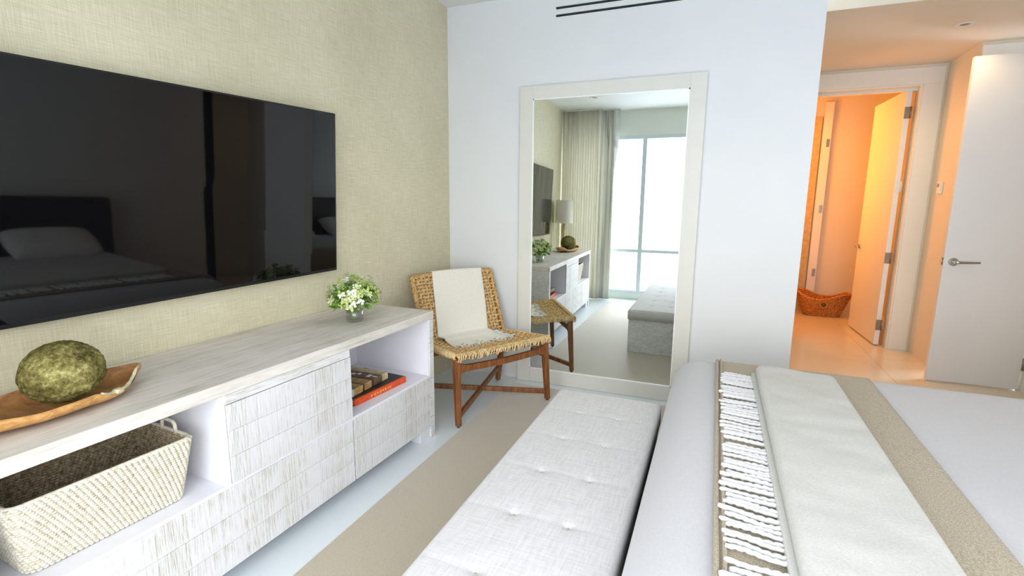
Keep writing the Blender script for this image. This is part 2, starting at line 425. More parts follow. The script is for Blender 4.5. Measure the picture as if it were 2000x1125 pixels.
# casings
dk = MB(); dk.box(2.78, 3.955, E_-.018, E_, 2.585, 2.735, .003); dk.box(3.80, 3.955, E_-.018, E_, 0, 2.585, .003); dk.box(2.78, 2.89, E_-.018, E_, 0, 2.585, .003)
struct('trim_2', dk, 'casing_white', label='white casing around the far hall doorway')
dk = MB(); dk.box(3.976, 4.78, 5.402, 5.42, 2.62, 2.735, .003); dk.box(3.976, 4.06, 5.402, 5.42, 0, 2.62, .003); dk.box(4.70, 4.75, 5.402, 5.42, 0, 2.62, .003)
struct('trim_3', dk, 'casing_white', label='white casing behind the white door leaf')
dk = MB(); dk.box(2.88, 3.80, E_-.004, E_+.14, 2.573, 2.60); dk.box(3.788, 3.802, E_-.004, E_+.14, 0, 2.573); dk.box(2.88, 2.90, E_-.004, E_+.14, 0, 2.573)
dk.box(2.90, 3.788, E_+.09, E_+.14, 2.545, 2.573)
struct('trim_4', dk, 'casing_white', label='door jamb lining')
# closet behind the open leaf, its unlit darkness put into the wall colour
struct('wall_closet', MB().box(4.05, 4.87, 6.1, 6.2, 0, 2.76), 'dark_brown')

# back room beyond the far door
mb = MB(); mb.box(2.35, 4.9, 7.95, 8.07, 0, 3.0)
struct('wall_back', mb, 'hall_paint')
struct('wall_back_left', MB().box(2.35, 2.5, E_+.12, 7.95, 0, 3.0), 'hall_paint')
struct('wall_back_right', MB().box(4.35, 4.47, 6.2, 7.95, 0, 3.0), 'hall_paint')
struct('ceiling_back', MB().box(2.35, 4.9, E_+.12, 8.07, 3.0, 3.1), 'hall_paint')
d3 = bpy.data.objects.new('door_3', None); C.objects.link(d3); d3['kind'] = 'structure'; d3['label'] = 'orange lit door frame in the back room'
MB().box(3.30, 3.40, 7.87, 7.95, 0, 2.78, .003).build('door_frame', 'door_white', d3)
MB().box(2.6, 3.285, 7.90, 7.95, 0, 2.60, .003).build('leaf', 'lamp_wood', d3)
for z in (2.26, 1.40, .54): MB().box(3.35, 3.385, 7.862, 7.871, z-.05, z+.05, .002).build('hinge', 'hinge_steel', d3)

# open far hall door
hx, hy = 3.708, E_+.10
ang = math.atan2(.045, .90)
d1 = bpy.data.objects.new('door_1', None); C.objects.link(d1); d1['kind'] = 'structure'; d1.location = (hx, hy, 0); d1.rotation_euler = (0, 0, ang); d1['label'] = 'white door standing open at the end of the hall'
MB().box(0, .045, 0, .90, .012, 2.56, .002).build('leaf', 'door_white', d1)
for k, z in enumerate((.223, .925, 1.637, 2.347)):
    hb = MB().box(-.002, .047, -.006, .0, z-.055, z+.055, .001); hb.tube([(.049, -.008, z-.055), (.049, -.008, z+.055)], .008, 10)
    h = hb.build('hinge', 'casing_white' if k == 2 else 'hinge_steel', d1)
    if k == 2: h['label'] = 'white painted hinge'
mb = MB(); mb.tube([(0, .83, .98), (-.012, .83, .98)], .026, 20); mb.tube([(-.012, .83, .98), (-.05, .83, .98)], .009, 10); mb.tube([(-.05, .835, .98), (-.05, .72, .98)], .008, 10)
mb.tube([(.045, .83, .98), (.06, .83, .98)], .026, 20); mb.tube([(.06, .83, .98), (.095, .83, .98)], .009, 10); mb.tube([(.095, .835, .98), (.095, .72, .98)], .008, 10)
mb.build('handle', 'steel', d1)

# white door leaf at the right
d2 = bpy.data.objects.new('door_2', None); C.objects.link(d2); d2['kind'] = 'structure'; d2.location = (0, 0, 0); d2['label'] = 'white door leaf with lever handle at the right'
MB().box(3.815, 4.411, 5.05, 5.095, .01, 2.574, .002).build('leaf', 'door_white', d2)
hz = 1.01
mb = MB(); mb.tube([(3.877, 5.05, hz), (3.877, 5.038, hz)], .032, 24); mb.tube([(3.877, 5.038, hz), (3.877, 5.0, hz)], .011, 12); mb.tube([(3.867, 5.0, hz), (3.90, 5.0, hz), (3.95, 5.0, hz+.001), (4.03, 5.0, hz+.004)], [.011, .011, .009, .007], 12)
mb.build('handle', 'steel', d2)
MB().box(3.8135, 3.816, 5.058, 5.087, hz-.03, hz+.03).build('latch_plate', 'hinge_steel', d2)
MB().box(3.803, 3.815, 5.066, 5.080, hz-.01, hz+.01, .002).build('latch', 'steel', d2)
for z in (.22, 1.3, 2.35):
    MB().tube([(4.418, 5.047, z-.05), (4.418, 5.047, z+.05)], .008, 10).build('hinge', 'hinge_steel', d2)
struct('trim_5', MB().box(4.428, 4.75, 5.03, 5.12, 0, 2.76), 'casing_white', label='side panel the white leaf hangs from')

# downlights
def downlight(loc, label, lensmat='black_plastic'):
    t_ = thing('ceiling_downlight', label, 'ceiling light', loc)
    mb = MB(); n = 28
    mb.lathe([(.062, 0), (.062, -.004), (.055, -.006), (.034, -.004), (.030, -.001), (.030, 0)], n=n); mb.build('trim_ring', 'casing_white', t_)
    MB().lathe([(.029, 0), (.029, -.002), (.01, -.003)], n=n).build('lens', lensmat, t_)
    return t_
downlight((3.663, 4.861, 2.7595), 'small round recessed downlight in the tan hallway ceiling', 'lens_dim' if 'lens_dim' in M else 'hinge_steel')
downlight((.519, .778, 2.7895), 'small recessed downlight in the ceiling above the curtain, seen in the mirror', 'hinge_steel')
spot('hall_spot', (3.663, 4.861, 2.75), HALL_W, WARM, 2.7)
spot('hall_spot_b', (3.1, 5.5, 2.74), HALL_W*.6, WARM, 2.8)
area_light('back_room_lamp', (2.56, 6.95, 1.9), (0, -PI/2, 0), 1.3, .5, BACK_W*.185, (1, .33, .045))
spot('back_room_spot', (3.0, 7.1, 2.95), BACK_W*.22, (1, .33, .045), 2.6)

# thermostat
t_ = thing('thermostat', 'small white thermostat box on the tan hallway wall', 'thermostat', (3.975, 5.82, 1.62))
MB().box(-.02, 0, -.045, .045, -.055, .055, .004).build('body', 'thermo_white', t_)
MB().box(-.023, -.02, -.012, .03, .005, .035, .001).build('screen', 'hinge_steel', t_)

# slot diffuser in the far wall
t_ = thing('slot_air_diffuser', 'long black two-slot air vent high on the white wall above the mirror', 'air vent', (.9, D, 2.79))
for z in (0, .052):
    MB().box(0, 1.55, -.002, .0, z-.008, z+.008).build('slot', 'slot_black', t_)
mb = MB(); 
for z in (-.012, .012, .040, .064): mb.box(-.006, 1.556, -.006, 0, z-.003, z+.003)
mb.build('slot_rail', 'casing_white', t_)

# ------------------------------------------------------------------ curtains
def drape(name, x0, x1, y, folds, amp, mat, label):
    def fn(u, v):
        x = x0+(x1-x0)*u; ph = u*folds*2*PI
        a = amp*(.75+.25*math.sin(u*7))*(1-.15*v)
        return (x + .012*math.sin(ph*2), y + a*math.sin(ph) + .01*math.sin(u*13+v*2), .012 + 2.775*v)
    t_ = thing(name, label, 'curtain', (0, 0, 0))
    MB().grid(fn, folds*14, 10, .004).build('cloth', mat, t_)
    MB().box(x0, x1, y-.02, y+.02, 2.772, 2.7895).build('curtain_track', 'casing_white', t_)
    return t_
drape('curtain', -.12, .47, -.02, 8, .028, 'curtain_linen', 'cream pleated linen curtain in the corner, seen in the mirror')
drape('curtain', .455, .64, -.075, 4, .02, 'curtain_sheer', 'narrow pale sheer curtain at the window edge, seen in the mirror')

# ------------------------------------------------------------------ rug
mb = soft_slab(.655, 3.5, .12, 3.60, .006, .0005, .004, .01, .2)
o = mb.build('area_rug', 'rug_wool'); tag(o, 'flat taupe wool rug running under the bench and bed', 'rug')

# ------------------------------------------------------------------ floor mirror
t_ = thing('floor_mirror', 'tall floor mirror with wide pale frame leaning flat on the white wall', 'mirror', (0, 0, 0))
m0, m1, mt, i0, i1, ib, it = .643, 1.968, 2.311, .747, 1.863, .113, 2.217
f0, f1 = D-.045, D-.001
MB().box(m0, i0, f0, f1, 0.001, mt, .002).build('frame_rail', 'mirror_frame', t_)
MB().box(i1, m1, f0, f1, 0.001, mt, .002).build('frame_rail', 'mirror_frame', t_)
MB().box(i0, i1, f0, f1, it, mt, .002).build('frame_rail', 'mirror_frame', t_)
MB().box(i0, i1, f0, f1, 0.001, ib, .002).build('frame_rail', 'mirror_frame', t_)
MB().box(i0-.01, i1+.01, D-.040, D-.036, ib-.01, it+.01).build('mirror_glass', 'mirror', t_)
mb = MB(); q = .008
mb.box(i0, i1, f0+.001, D-.0405, ib, ib+q); mb.box(i0, i1, f0+.001, D-.0405, it-q, it); mb.box(i0, i0+q, f0+.001, D-.0405, ib, it); mb.box(i1-q, i1, f0+.001, D-.0405, ib, it)
mb.build('inner_bead', 'frame_edge', t_)

# ------------------------------------------------------------------ television (measured corners, tilted forward)
def tvpt(p): return Vector(p)
TR, BR, TL, BL = Vector((.058, 2.342, 1.935)), Vector((.018, 2.336, 1.046)), Vector((-.033, .70, 1.8965)), Vector((-.068, .69, 1.0196))
t_ = thing('television', 'large black flat television tilted forward on the linen wall', 'television', (OX+.11+0.0, 1.5, 1.48))
org = Vector(t_.location)
nrm = (TL-TR).cross(BR-TR).normalized()
if nrm.x < 0: nrm = -nrm
def quadbox(a, b_, c_, d_, off0, off1):
    mb = MB(); P = [p+nrm*off0-org for p in (a, b_, c_, d_)] + [p+nrm*off1-org for p in (a, b_, c_, d_)]
    v = [mb.b.verts.new(p) for p in P]
    for ix in ((0, 1, 2, 3), (7, 6, 5, 4), (0, 4, 5, 1), (1, 5, 6, 2), (2, 6, 7, 3), (3, 7, 4, 0)): mb.b.faces.new([v[i] for i in ix])
    return mb
quadbox(TR, BR, BL, TL, -.035, -.001).build('body', 'black_plastic', t_)
e1 = (TL-TR).normalized(); e2 = (BR-TR).normalized(); q = .008
quadbox(TR+e1*q+e2*q, BR+e1*q-e2*.016, BL-e1*q-e2*.016, TL-e1*q+e2*q, -.001, .0005).build('screen', 'screen', t_)
mb = MB()
quadbox(BR+e1*.80-e2*.011, BR+e1*.80-e2*.006, BR+e1*.85-e2*.006, BR+e1*.85-e2*.011, .0, .001).build('logo_mark', 'steel', t_)
# wall mount reaching back to the wall
cen = (TR+BL)/2
mbm = MB(); mbm.box(OX+AL*1.5+.003-org.x, cen.x-.03-org.x, -.25, .25, -.15, .15, .003); mbm.build('wall_mount', 'black_plastic', t_)

# ------------------------------------------------------------------ console
cs = thing('media_console', 'long whitewashed wooden media console under the television', 'console', (OX, 0, 0), TH)
X1 = .582; Y0, Y1 = .47, 2.584; SH = .405
MB().box(.006, X1+.004, Y0, Y1, .752, .80, .004).build('tabletop', 'wash_top', cs)
MB().box(.006, X1, Y1-.046, Y1, .0, .7515, .003).build('side_panel', 'wash_side', cs)
MB().box(.006, X1, Y0, Y0+.046, .0, .7515, .003).build('side_panel', 'wash_side', cs)
MB().box(.006, .02, Y0+.046, Y1-.046, .07, .7515).build('back_panel', 'cabinet_white', cs)
MB().box(.02, X1-.004, Y0+.046, Y1-.046, SH-.022, SH, .002).build('shelf', 'cabinet_white', cs)
for y in (1.208, 1.850): MB().box(.02, X1-.006, y-.012, y+.012, SH, .7515, .001).build('divider', 'cabinet_white', cs)
MB().box(.02, X1-.03, Y0+.046, Y1-.046, .07, .09).build('bottom_panel', 'cabinet_white', cs)
def front(name, ya, yb, za, zb, ncut):
    d = MB().box(X1-.028, X1-.010, ya+.004, yb-.004, za+.004, zb-.004).build(name, 'wash_rib', cs)
    zs = [za+(zb-za)*k/ncut for k in range(ncut+1)]
    for a, c_ in zip(zs, zs[1:]):
        o_ = MB().box(0, .012+random.uniform(-.0004, .0004), 0, yb-ya, .0004, c_-a-.0004, .001).build('plank', 'wash_rib', d)
        o_.location = (X1-.010, ya, a)
MB().box(X1-.026, X1, 1.22, 1.862, .715, .7515, .002).build('top_rail', 'wash_side', cs)
for ya_, yb_ in ((Y1-.052, Y1-.0465), (Y0+.0465, Y0+.052)): MB().box(.02, X1-.005, ya_, yb_, SH, .7515).build('lining', 'cabinet_white', cs)
front('drawer', 1.222, 1.862, SH+.002, .713, 3)
front('drawer', .520, 1.858, .075, SH-.012, 3)
front('drawer', 1.866, 2.532, .075, SH-.012, 3)
for y in (Y0+.048, Y1-.146): MB().box(X1-.08, X1-.012, y, y+.1, 0, .068, .003).build('foot', 'cabinet_white', cs)

# books in the right cubby
def lfthing(name, label, cat, lx, ly, z, rz=0, group=None): return thing(name, label, cat, LF(lx, ly, z), TH+rz, group)
bk = lfthing('book', 'orange-spined hardback at the bottom of the book pile in the right cubby', 'book', .345, 2.185, SH+.0005, -.05)
MB().box(-.155, .150, -.200, .200, .003, .031).build('page_block', 'page_white', bk)
mb = MB(); mb.box(-.16, .16, -.205, .205, 0, .003); mb.box(-.16, .16, -.205, .205, .031, .034); mb.build('cover', 'book_black', bk)
MB().box(.150, .166, -.205, .205, -.0002, .0345, .003).build('spine', 'book_orange', bk)
mb = MB()
for k, (a, h_) in enumerate(((-.09, .010), (-.065, .014), (-.045, .008), (-.02, .014), (.0, .010), (.02, .014), (.042, .008), (.06, .012))): mb.box(.166, .1665, a, a+.012, .017-h_/2, .017+h_/2)
mb.build('spine_print', 'print_gold', bk)
bk2 = lfthing('book', 'thick brown and tan patterned book lying on top of the orange book', 'book', .325, 2.110, SH+.0355, .05)
MB().box(-.132, .120, -.186, .186, .003, .037).build('page_block', 'page_white', bk2)
mb = MB(); mb.box(-.137, .125, -.19, .19, 0, .003); mb.box(-.137, .125, -.19, .19, .037, .040); mb.box(.118, .134, -.19, .19, 0, .040, .004); mb.build('cover', 'book_print', bk2)
mb = MB()
for k in range(5): mb.box(-.04+.035*k, -.02+.035*k+random.uniform(0, .01), .075+.012*(k % 3), .1+.012*(k % 2)+.01*k*0, .040, .0404)
mb.build('cover_print', 'page_white', bk2)

# ------------------------------------------------------------------ woven baskets
def ring_tw(mb, path, z, r, ph, per, amp, n=5):
    # path(t)->(x,y,nx,ny) ; closed
    N = per*4; pts = []
    for i in range(N):
        t2 = i/N; x, y, nx, ny = path(t2, z)
        a = amp*math.sin(2*PI*per*t2 + ph)
        pts.append((x+nx*a, y+ny*a, z if not callable(z) else z(t2)))
    mb.tube(pts, r, n, closed=True)
def rrect(t2, hx_, hy_, c_):
    # rounded-rect perimeter
    L1, L2, A = 2*(hx_-c_), 2*(hy_-c_), PI/2*c_
    P = 2*L1+2*L2+4*A; s_ = (t2 % 1)*P
    segs = [('x', L1, -1), ('a', A, 0), ('y', L2, 1), ('a', A, 1), ('x', L1, 1), ('a', A, 2), ('y', L2, -1), ('a', A, 3)]
    # order: bottom edge (+x dir), corner, right (+y), corner, top (-x), corner, left(-y), corner
    if s_ < L1: return (-hx_+c_+s_, -hy_, 0, -1)
    s_ -= L1
    if s_ < A: a = -PI/2+s_/c_; return (hx_-c_+c_*math.cos(a), -hy_+c_+c_*math.sin(a), math.cos(a), math.sin(a))
    s_ -= A
    if s_ < L2: return (hx_, -hy_+c_+s_, 1, 0)
    s_ -= L2
    if s_ < A: a = s_/c_; return (hx_-c_+c_*math.cos(a), hy_-c_+c_*math.sin(a), math.cos(a), math.sin(a))
    s_ -= A
    if s_ < L1: return (hx_-c_-s_, hy_, 0, 1)
    s_ -= L1
    if s_ < A: a = PI/2+s_/c_; return (-hx_+c_+c_*math.cos(a), hy_-c_+c_*math.sin(a), math.cos(a), math.sin(a))
    s_ -= A
    if s_ < L2: return (-hx_, hy_-c_-s_, -1, 0)
    s_ -= L2
    a = PI+s_/c_; return (-hx_+c_+c_*math.cos(a), -hy_+c_+c_*math.sin(a), math.cos(a), math.sin(a))

def basket(t_, hx0, hy0, hx1, hy1, h, rows, stakes, cr_, r, mat_out, mat_in, rim_z=None, mat_rim=None, core='core_basket'):
    def size(z): k = z/h; return hx0+(hx1-hx0)*k, hy0+(hy1-hy0)*k
    rz = rim_z or (lambda t2: 0)
    mo = MB(); mi = MB()
    for i in range(rows):
        z = r + (h-r)*i/(rows-1)
        def path(t2, zz, off=0):
            a, b_ = size(zz); return rrect(t2, a+off, b_+off, cr_)
        N = stakes*6
        for mbx, off in ((mo, .004), (mi, -.006)):
            pts = []
            for k in range(N):
                t2 = k/N; x, y, nx, ny = path(t2, z, off); a = .003*math.sin(2*PI*stakes*t2 + i*PI/2)
                pts.append((x+nx*a, y+ny*a, z*(1+rz(t2)/h)))
            mbx.tube(pts, r, 5, closed=True, flat=1.15)
    ws = mo.build('weave', mat_out, t_); ws['kind'] = 'stuff'
    wi = mi.build('inner_weave', mat_in, t_); wi['kind'] = 'stuff'; wi['label'] = 'darker woven lining'
    def wall(u, v):
        a, b_ = size(v*h); x, y, nx, ny = rrect(u, a, b_, cr_); return (x, y, .003+v*(h-.004)*(1+rz(u)/h))
    MB().grid(wall, 96, 6, closed_u=True).build('core', core, t_)
    def bot(u, v):
        x, y, nx, ny = rrect(u, hx0, hy0, cr_); return (x*v, y*v, .004)
    MB().grid(bot, 64, 2, closed_u=True).build('bottom', mat_in, t_)
    pts = []; 
    for k in range(120):
        x, y, nx, ny = rrect(k/120, hx1, hy1, cr_); pts.append((x, y, h+.004+rz(k/120)))
    MB().tube(pts, r*1.45, 8, closed=True).build('rim', mat_rim or mat_out, t_)
b1 = lfthing('woven_basket', 'pale rectangular woven basket in the left cubby of the console', 'basket', .345, .880, SH+.002, -.03)
basket(b1, .150, .210, .178, .246, .215, 25, 104, .03, .0049, 'willow_pale', 'willow_brown')
for sgn in (-1, 1):
    y = sgn*.240; hh = .217
    MB().tube([(q_+.055, y, hh+h_) for q_, h_ in ((-.04, 0), (-.038, .032), (-.03, .042), (0, .044), (.03, .042), (.038, .032), (.04, 0))], .0062, 8).build('handle', 'willow_pale', b1)

# ------------------------------------------------------------------ hall basket
b2_ = thing('wicker_basket', 'low oval brown wicker basket on the floor beyond the open hall door', 'basket', (3.47, 7.64, .001), .06)
def rz2(t2):
    x, y, nx, ny = rrect(t2, 1, 1, .5); return .07*(abs(x)**2.2) - .012*(1-abs(x))
basket(b2_, .20, .11, .30, .17, .235, 14, 40, .10, .010, 'wicker', 'wicker', rz2, core='core_dark')
def ring2(sg):
    pts = []; 
    for k in range(24):
        a = 2*PI*k/24; pts.append((-.02+.04*math.cos(a), sg*(.166), .165+.038*math.sin(a)))
    return MB().tube(pts, .010, 8, closed=True)
ring2(-1).build('handle_ring', 'wicker', b2_)
MB().tube([(-.02, -.163, .165), (-.02, -.172, .165)], .030, 20).build('handle_shade_disc', 'core_dark', b2_)  # solid dark disc stands in for the shade inside the ring handle

# ------------------------------------------------------------------ moss ball and bowl
bz = .8008
bw = lfthing('wooden_bowl', 'rustic shallow wooden bowl with a broken pale rim at the console end', 'bowl', .335, .80, bz, .12)
def bowl(u, v, inner=False):
    # u around, v centre->rim
    a = u*2*PI; 
    ey = .30 if math.sin(a) > 0 else .25; ex = .140
    ry = ey*math.sin(a); rx = ex*math.cos(a)*(1-.25*max(0, math.sin(a))**3)
    wob = 1+.04*nz3(math.cos(a)*1.5, math.sin(a)*1.5, 3)+.02*math.sin(5*a)
    k = v
    zr = .048 + .022*abs(math.sin(a))**3 + .010*nz3(math.cos(a)*2, math.sin(a)*2, 9)
    if math.cos(a) > 0 and .30 < math.sin(a) < .9: zr *= 1-.5*math.sin((math.sin(a)-.30)/.60*PI)**.5
    z = zr*(k**2.6)
    th = .007
    if inner: k = 1-(1-v)**2.3; z = zr*v**1.7
    if inner: return (rx*wob*k*.965, ry*wob*k*.965, th + z*(1-th/.06) + .002)
    k = 1-(1-v)**2.3; return (rx*wob*k, ry*wob*k, zr*v**1.7)
MB().grid(lambda u, v: bowl(u, v), 72, 10, closed_u=True).build('shell', 'bowl_wood', bw)
MB().grid(lambda u, v: bowl(u, v, True), 72, 10, closed_u=True).build('hollow', 'bowl_inner', bw)
def rimf(u, v):
    a_ = Vector(bowl(u, 1)); b_ = Vector(bowl(u, 1, True)); return a_.lerp(b_, v)
MB().grid(lambda u, v: rimf((.20+.85*u) % 1, v), 62, 2).build('rim', 'bowl_wood', bw)
MB().grid(lambda u, v: Vector(rimf(.05+.15*u, v)) + Vector((0, 0, .004+.003*nz3(u*9, v*2, 0))), 24, 3, .006).build('broken_rim', 'gravel', bw)['label'] = 'pale crumbly broken rim'
mbl = lfthing('moss_ball', 'large olive green moss ball sitting in the wooden bowl', 'ball', .352, .862, bz+.120, 0)
mb = MB(); bmesh.ops.create_icosphere(mb.b, subdivisions=6, radius=.102)
for v in mb.b.verts:
    c_ = v.co.copy(); d_ = 1 + .05*nz3(c_.x, c_.y, c_.z, 9) + .035*nz3(c_.x, c_.y, c_.z, 70) + .022*nz3(c_.x, c_.y, c_.z, 160)
    v.co = Vector((c_.x*d_, c_.y*d_*1.02, c_.z*d_*.92))
mb.build('moss', 'moss', mbl, smooth=True)
st = lfthing('pebble', 'small pale pebble in the bowl beside the moss ball', 'stone', .43, .965, bz+.034, .3)
mb = MB(); mb.box(-.011, .011, -.014, .014, -.008, .008, .005, 3); mb.build('stone', 'gravel', st)

# ------------------------------------------------------------------ flowers in glass
vz = .8005; vx, vy = .286, 2.155
vt = thing('glass_vase', 'small clear glass tumbler of water holding the flowers on the console', 'vase', (vx, vy, vz))
MB().lathe([(.001, 0), (.042, 0), (.045, .004), (.050, .085), (.0475, .085), (.0425, .014), (.001, .012)], n=36, cap=False).build('tumbler', 'clear_glass', vt)
MB().lathe([(.001, .0125), (.0415, .0145), (.0445, .052), (.001, .052)], n=36, cap=False).build('water', 'water', vt)
fb = thing('flower_bouquet', 'round bunch of white blossoms and lime green leaves in the glass tumbler', 'flowers', (vx, vy, vz))
rnd = random.Random(3); mb = MB(); heads = []
for k in range(70):
    a = rnd.uniform(0, 2*PI); el = math.acos(rnd.uniform(-.25, 1)); R_ = rnd.uniform(.105, .135)
    c_ = Vector((math.cos(a)*math.sin(el)*R_*1.02, math.sin(a)*math.sin(el)*R_*1.02, .135+math.cos(el)*R_*.86))
    a0 = a+rnd.uniform(-.4, .4); p0 = Vector((.018*math.cos(a0+PI), .018*math.sin(a0+PI), .016)); p1 = Vector((.022*math.cos(a), .022*math.sin(a), .088))
    mb.tube([p0, p1, p1.lerp(c_, .5)+Vector((0, 0, .012)), c_], .0016, 5)
    heads.append((c_, c_-Vector((0, 0, .10))))
o = mb.build('stems', 'stem_green', fb); o['kind'] = 'stuff'
def leafm(name, L_, W_):
    mb = MB()
    def fn(u, v):
        wd = math.sin(PI*min(1, u*1.02))**.8*W_*(1-.25*u)
        y = (v-.5)*2*wd; return (u*L_, y, -.25*u*u*L_ + .35*abs(y))
    mb.grid(fn, 5, 2); me = bpy.data.meshes.new(name); 
    for f in mb.b.faces: f.smooth = True
    mb.b.to_mesh(me); mb.b.free(); return me
lm = [leafm('leaf', .052, .017), leafm('leaf', .044, .015)]; lm[0].materials.append(M['leaf_green']); lm[1].materials.append(M['leaf_light'])
for k in range(230):
    a = rnd.uniform(0, 2*PI); el = math.acos(rnd.uniform(-.72, .9)); R_ = rnd.uniform(.05, .112)
    p = Vector((math.cos(a)*math.sin(el)*R_, math.sin(a)*math.sin(el)*R_, .132+math.cos(el)*R_*.85))
    o = bpy.data.objects.new('leaf', lm[k % 2]); C.objects.link(o); o.parent = fb; o.location = p
    o.rotation_euler = (rnd.uniform(-.8, .8), rnd.uniform(-.9, .6), a+rnd.uniform(-.7, .7)); s_ = rnd.uniform(.7, 1.15); o.scale = (s_, s_, s_)
def bloss(mat, seed):
    r2 = random.Random(seed); mb = MB()
    for j in range(11):
        a = r2.uniform(0, 2*PI); q_ = r2.uniform(0, .017); c_ = Vector((q_*math.cos(a), q_*math.sin(a), r2.uniform(-.006, .010)))
        for p_ in range(4):
            b_ = p_*PI/2 + a; d_ = Vector((math.cos(b_), math.sin(b_), .35))*.0062; s2 = Vector((-math.sin(b_), math.cos(b_), 0))*.0038
            vs_ = [mb.b.verts.new(c_+x) for x in (Vector((0, 0, 0)), d_*.6+s2, d_, d_*.6-s2)]; mb.b.faces.new(vs_)
    me = bpy.data.meshes.new('blossom'); mb.b.to_mesh(me); mb.b.free(); me.materials.append(M[mat]); return me
bl = [bloss('petal_white', 1), bloss('petal_lime', 2), bloss('petal_lime', 3)]
for k, (c_, d_) in enumerate(heads):
    for q_ in range(2):
        o = bpy.data.objects.new('blossom', bl[(k+q_*2) % 3]); C.objects.link(o); o.parent = fb
        o.location = c_+Vector((rnd.uniform(-.016, .016), rnd.uniform(-.016, .016), rnd.uniform(-.012, .012))); o.rotation_mode = 'QUATERNION'
        o.rotation_quaternion = Vector((0, 0, 1)).rotation_difference(Vector((c_.x, c_.y, (c_.z-.10))).normalized()); s_ = rnd.uniform(.9, 1.35); o.scale = (s_, s_, s_)

# ------------------------------------------------------------------ lamp in the corner (seen in the mirror)
lp = thing('floor_lamp', 'tall lamp with cream drum shade and pale stem by the curtain, in the mirror', 'lamp', (.045, .40, 0))
MB().lathe([(.10, 0.001), (.105, .01), (.10, .025), (.04, .03), (.032, .05)], n=32).build('base', 'lamp_wood', lp)
mb = MB(); prof = [(.030, .05)]
for k in range(1, 22): z = .05+1.10*k/22; prof.append((.030+.006*math.sin(k*1.3), z))
prof.append((.018, 1.18)); mb.lathe(prof, n=20); mb.build('stem', 'lamp_wood', lp)
MB().lathe([(.128, 1.165), (.120, 1.49), (.117, 1.49), (.125, 1.165)], n=40, cap=False).build('lamp_shade', 'lamp_linen', lp)
MB().tube([(0, 0, 1.17), (0, 0, 1.45)], .006, 8).build('harp', 'steel', lp)
mb = MB()
for k in range(3):
    a = k*2*PI/3; mb.tube([(0, 0, 1.45), (.118*math.cos(a), .118*math.sin(a), 1.45)], .002, 6)
mb.build('shade_spider', 'steel', lp)

# ------------------------------------------------------------------ chair
Wd = Vector((.50, .866, 0)).normalized(); Dd = Vector((-.866, .50, 0)).normalized(); Fm = Vector((.81, 3.03, 0))
ch = thing('lounge_chair', 'armless woven seagrass lounge chair with teak legs in the corner', 'chair', (Fm.x, Fm.y, .006), 0)
def CP(w_, d_, z): return Wd*w_ + Dd*d_ + Vector((0, 0, z))
def seatS(u, v):   # u across, v front->rear
    hw = .395+(.355-.395)*v; z = .487-.045*v-.018*math.sin(PI*u)*math.sin(PI*min(1, v*1.1))-.004
    return CP((u-.5)*2*hw, -.02+.50*v, z)
def backS(u, v):
    hw = .352+.002*v; d_ = .475+.19*v - .02*math.sin(PI*u); z = .43+.475*v
    bow = -.025*(1-(2*u-1)**2)
    return CP((u-.5)*2*hw, d_-bow*.6, z + .012*math.sin(PI*u)*v)
def woven(S, nu, nv, r, amp, name, mat, parent):
    def nrm_(u, v):
        e_ = .01; a = S(min(1, u+e_), v)-S(max(0, u-e_), v); b_ = S(u, min(1, v+e_))-S(u, max(0, v-e_)); return a.cross(b_).normalized()
    r2 = random.Random(5)
    mb = MB()
    for i in range(nv):
        v = (i+.5)/nv; pts = []; rr_ = r*r2.uniform(.85, 1.2)
        for k in range(nu*2+1):
            u = k/(nu*2); a = amp*math.cos(PI*u*nu + i*PI) + r2.uniform(-.001, .001)
            vv = min(1, max(0, v + r2.uniform(-.12, .12)/nv)); pts.append(S(u, vv)+nrm_(u, v)*a)
        mb.tube(pts, rr_, 5)
    for j in range(nu):
        u = (j+.5)/nu; pts = []; rr_ = r*r2.uniform(.7, 1.05)
        for k in range(nv*2+1):
            v = k/(nv*2); a = -amp*.8*math.cos(PI*v*nv + j*PI) + r2.uniform(-.001, .001)
            pts.append(S(min(1, max(0, u+r2.uniform(-.1, .1)/nu)), v)+nrm_(u, v)*a)
        mb.tube(pts, rr_, 5)
    o = mb.build(name, mat, parent); return o
seat = woven(seatS, 26, 20, .0095, .007, 'seat', 'seagrass', ch)
back = woven(backS, 24, 20, .0095, .007, 'backrest', 'seagrass', ch)
# woven edge wraps: front apron of the seat and sides
r2 = random.Random(8); mb = MB()
for k in range(62):
    u = (k+.5)/62; p = seatS(u, 0); 
    dz = .020+.020*r2.random(); sh = r2.uniform(-.012, .012)
    mb.tube([p+Dd*.022+Vector((0, 0, .010)), p-Dd*.004+Vector((0, 0, .011)), p-Dd*.016+Vector((0, 0, -.002)), p-Dd*.012+Wd*sh+Vector((0, 0, -dz)), p+Dd*.012+Wd*sh*1.5+Vector((0, 0, -dz-.004))], .0048*r2.uniform(.8, 1.2), 5)
for sd in (0, 1):
    for k in range(46):
        v = (k+.5)/46; p = seatS(sd, v); o_ = Wd*(1 if sd else -1); dz = .018+.012*r2.random()
        mb.tube([p-o_*.018+Vector((0, 0, .010)), p+o_*.006+Vector((0, 0, .008)), p+o_*.010+Vector((0, 0, -.012)), p+o_*.004+Vector((0, 0, -dz))], .0048*r2.uniform(.8, 1.2), 5)
o = mb.build('edge_wrap', 'seagrass_pale', ch); o['kind'] = 'stuff'; o['label'] = 'paler looped rope edge'
mb = MB()
for k in range(60):
    for sd in (0, 1):
        v = (k+.5)/60; p = backS(sd, v); o_ = Wd*(1 if sd else -1)
        mb.tube([p-o_*.018-Dd*.012, p+o_*.008-Dd*.009, p+o_*.012+Dd*.005, p-o_*.012+Dd*.012], .0045, 5)
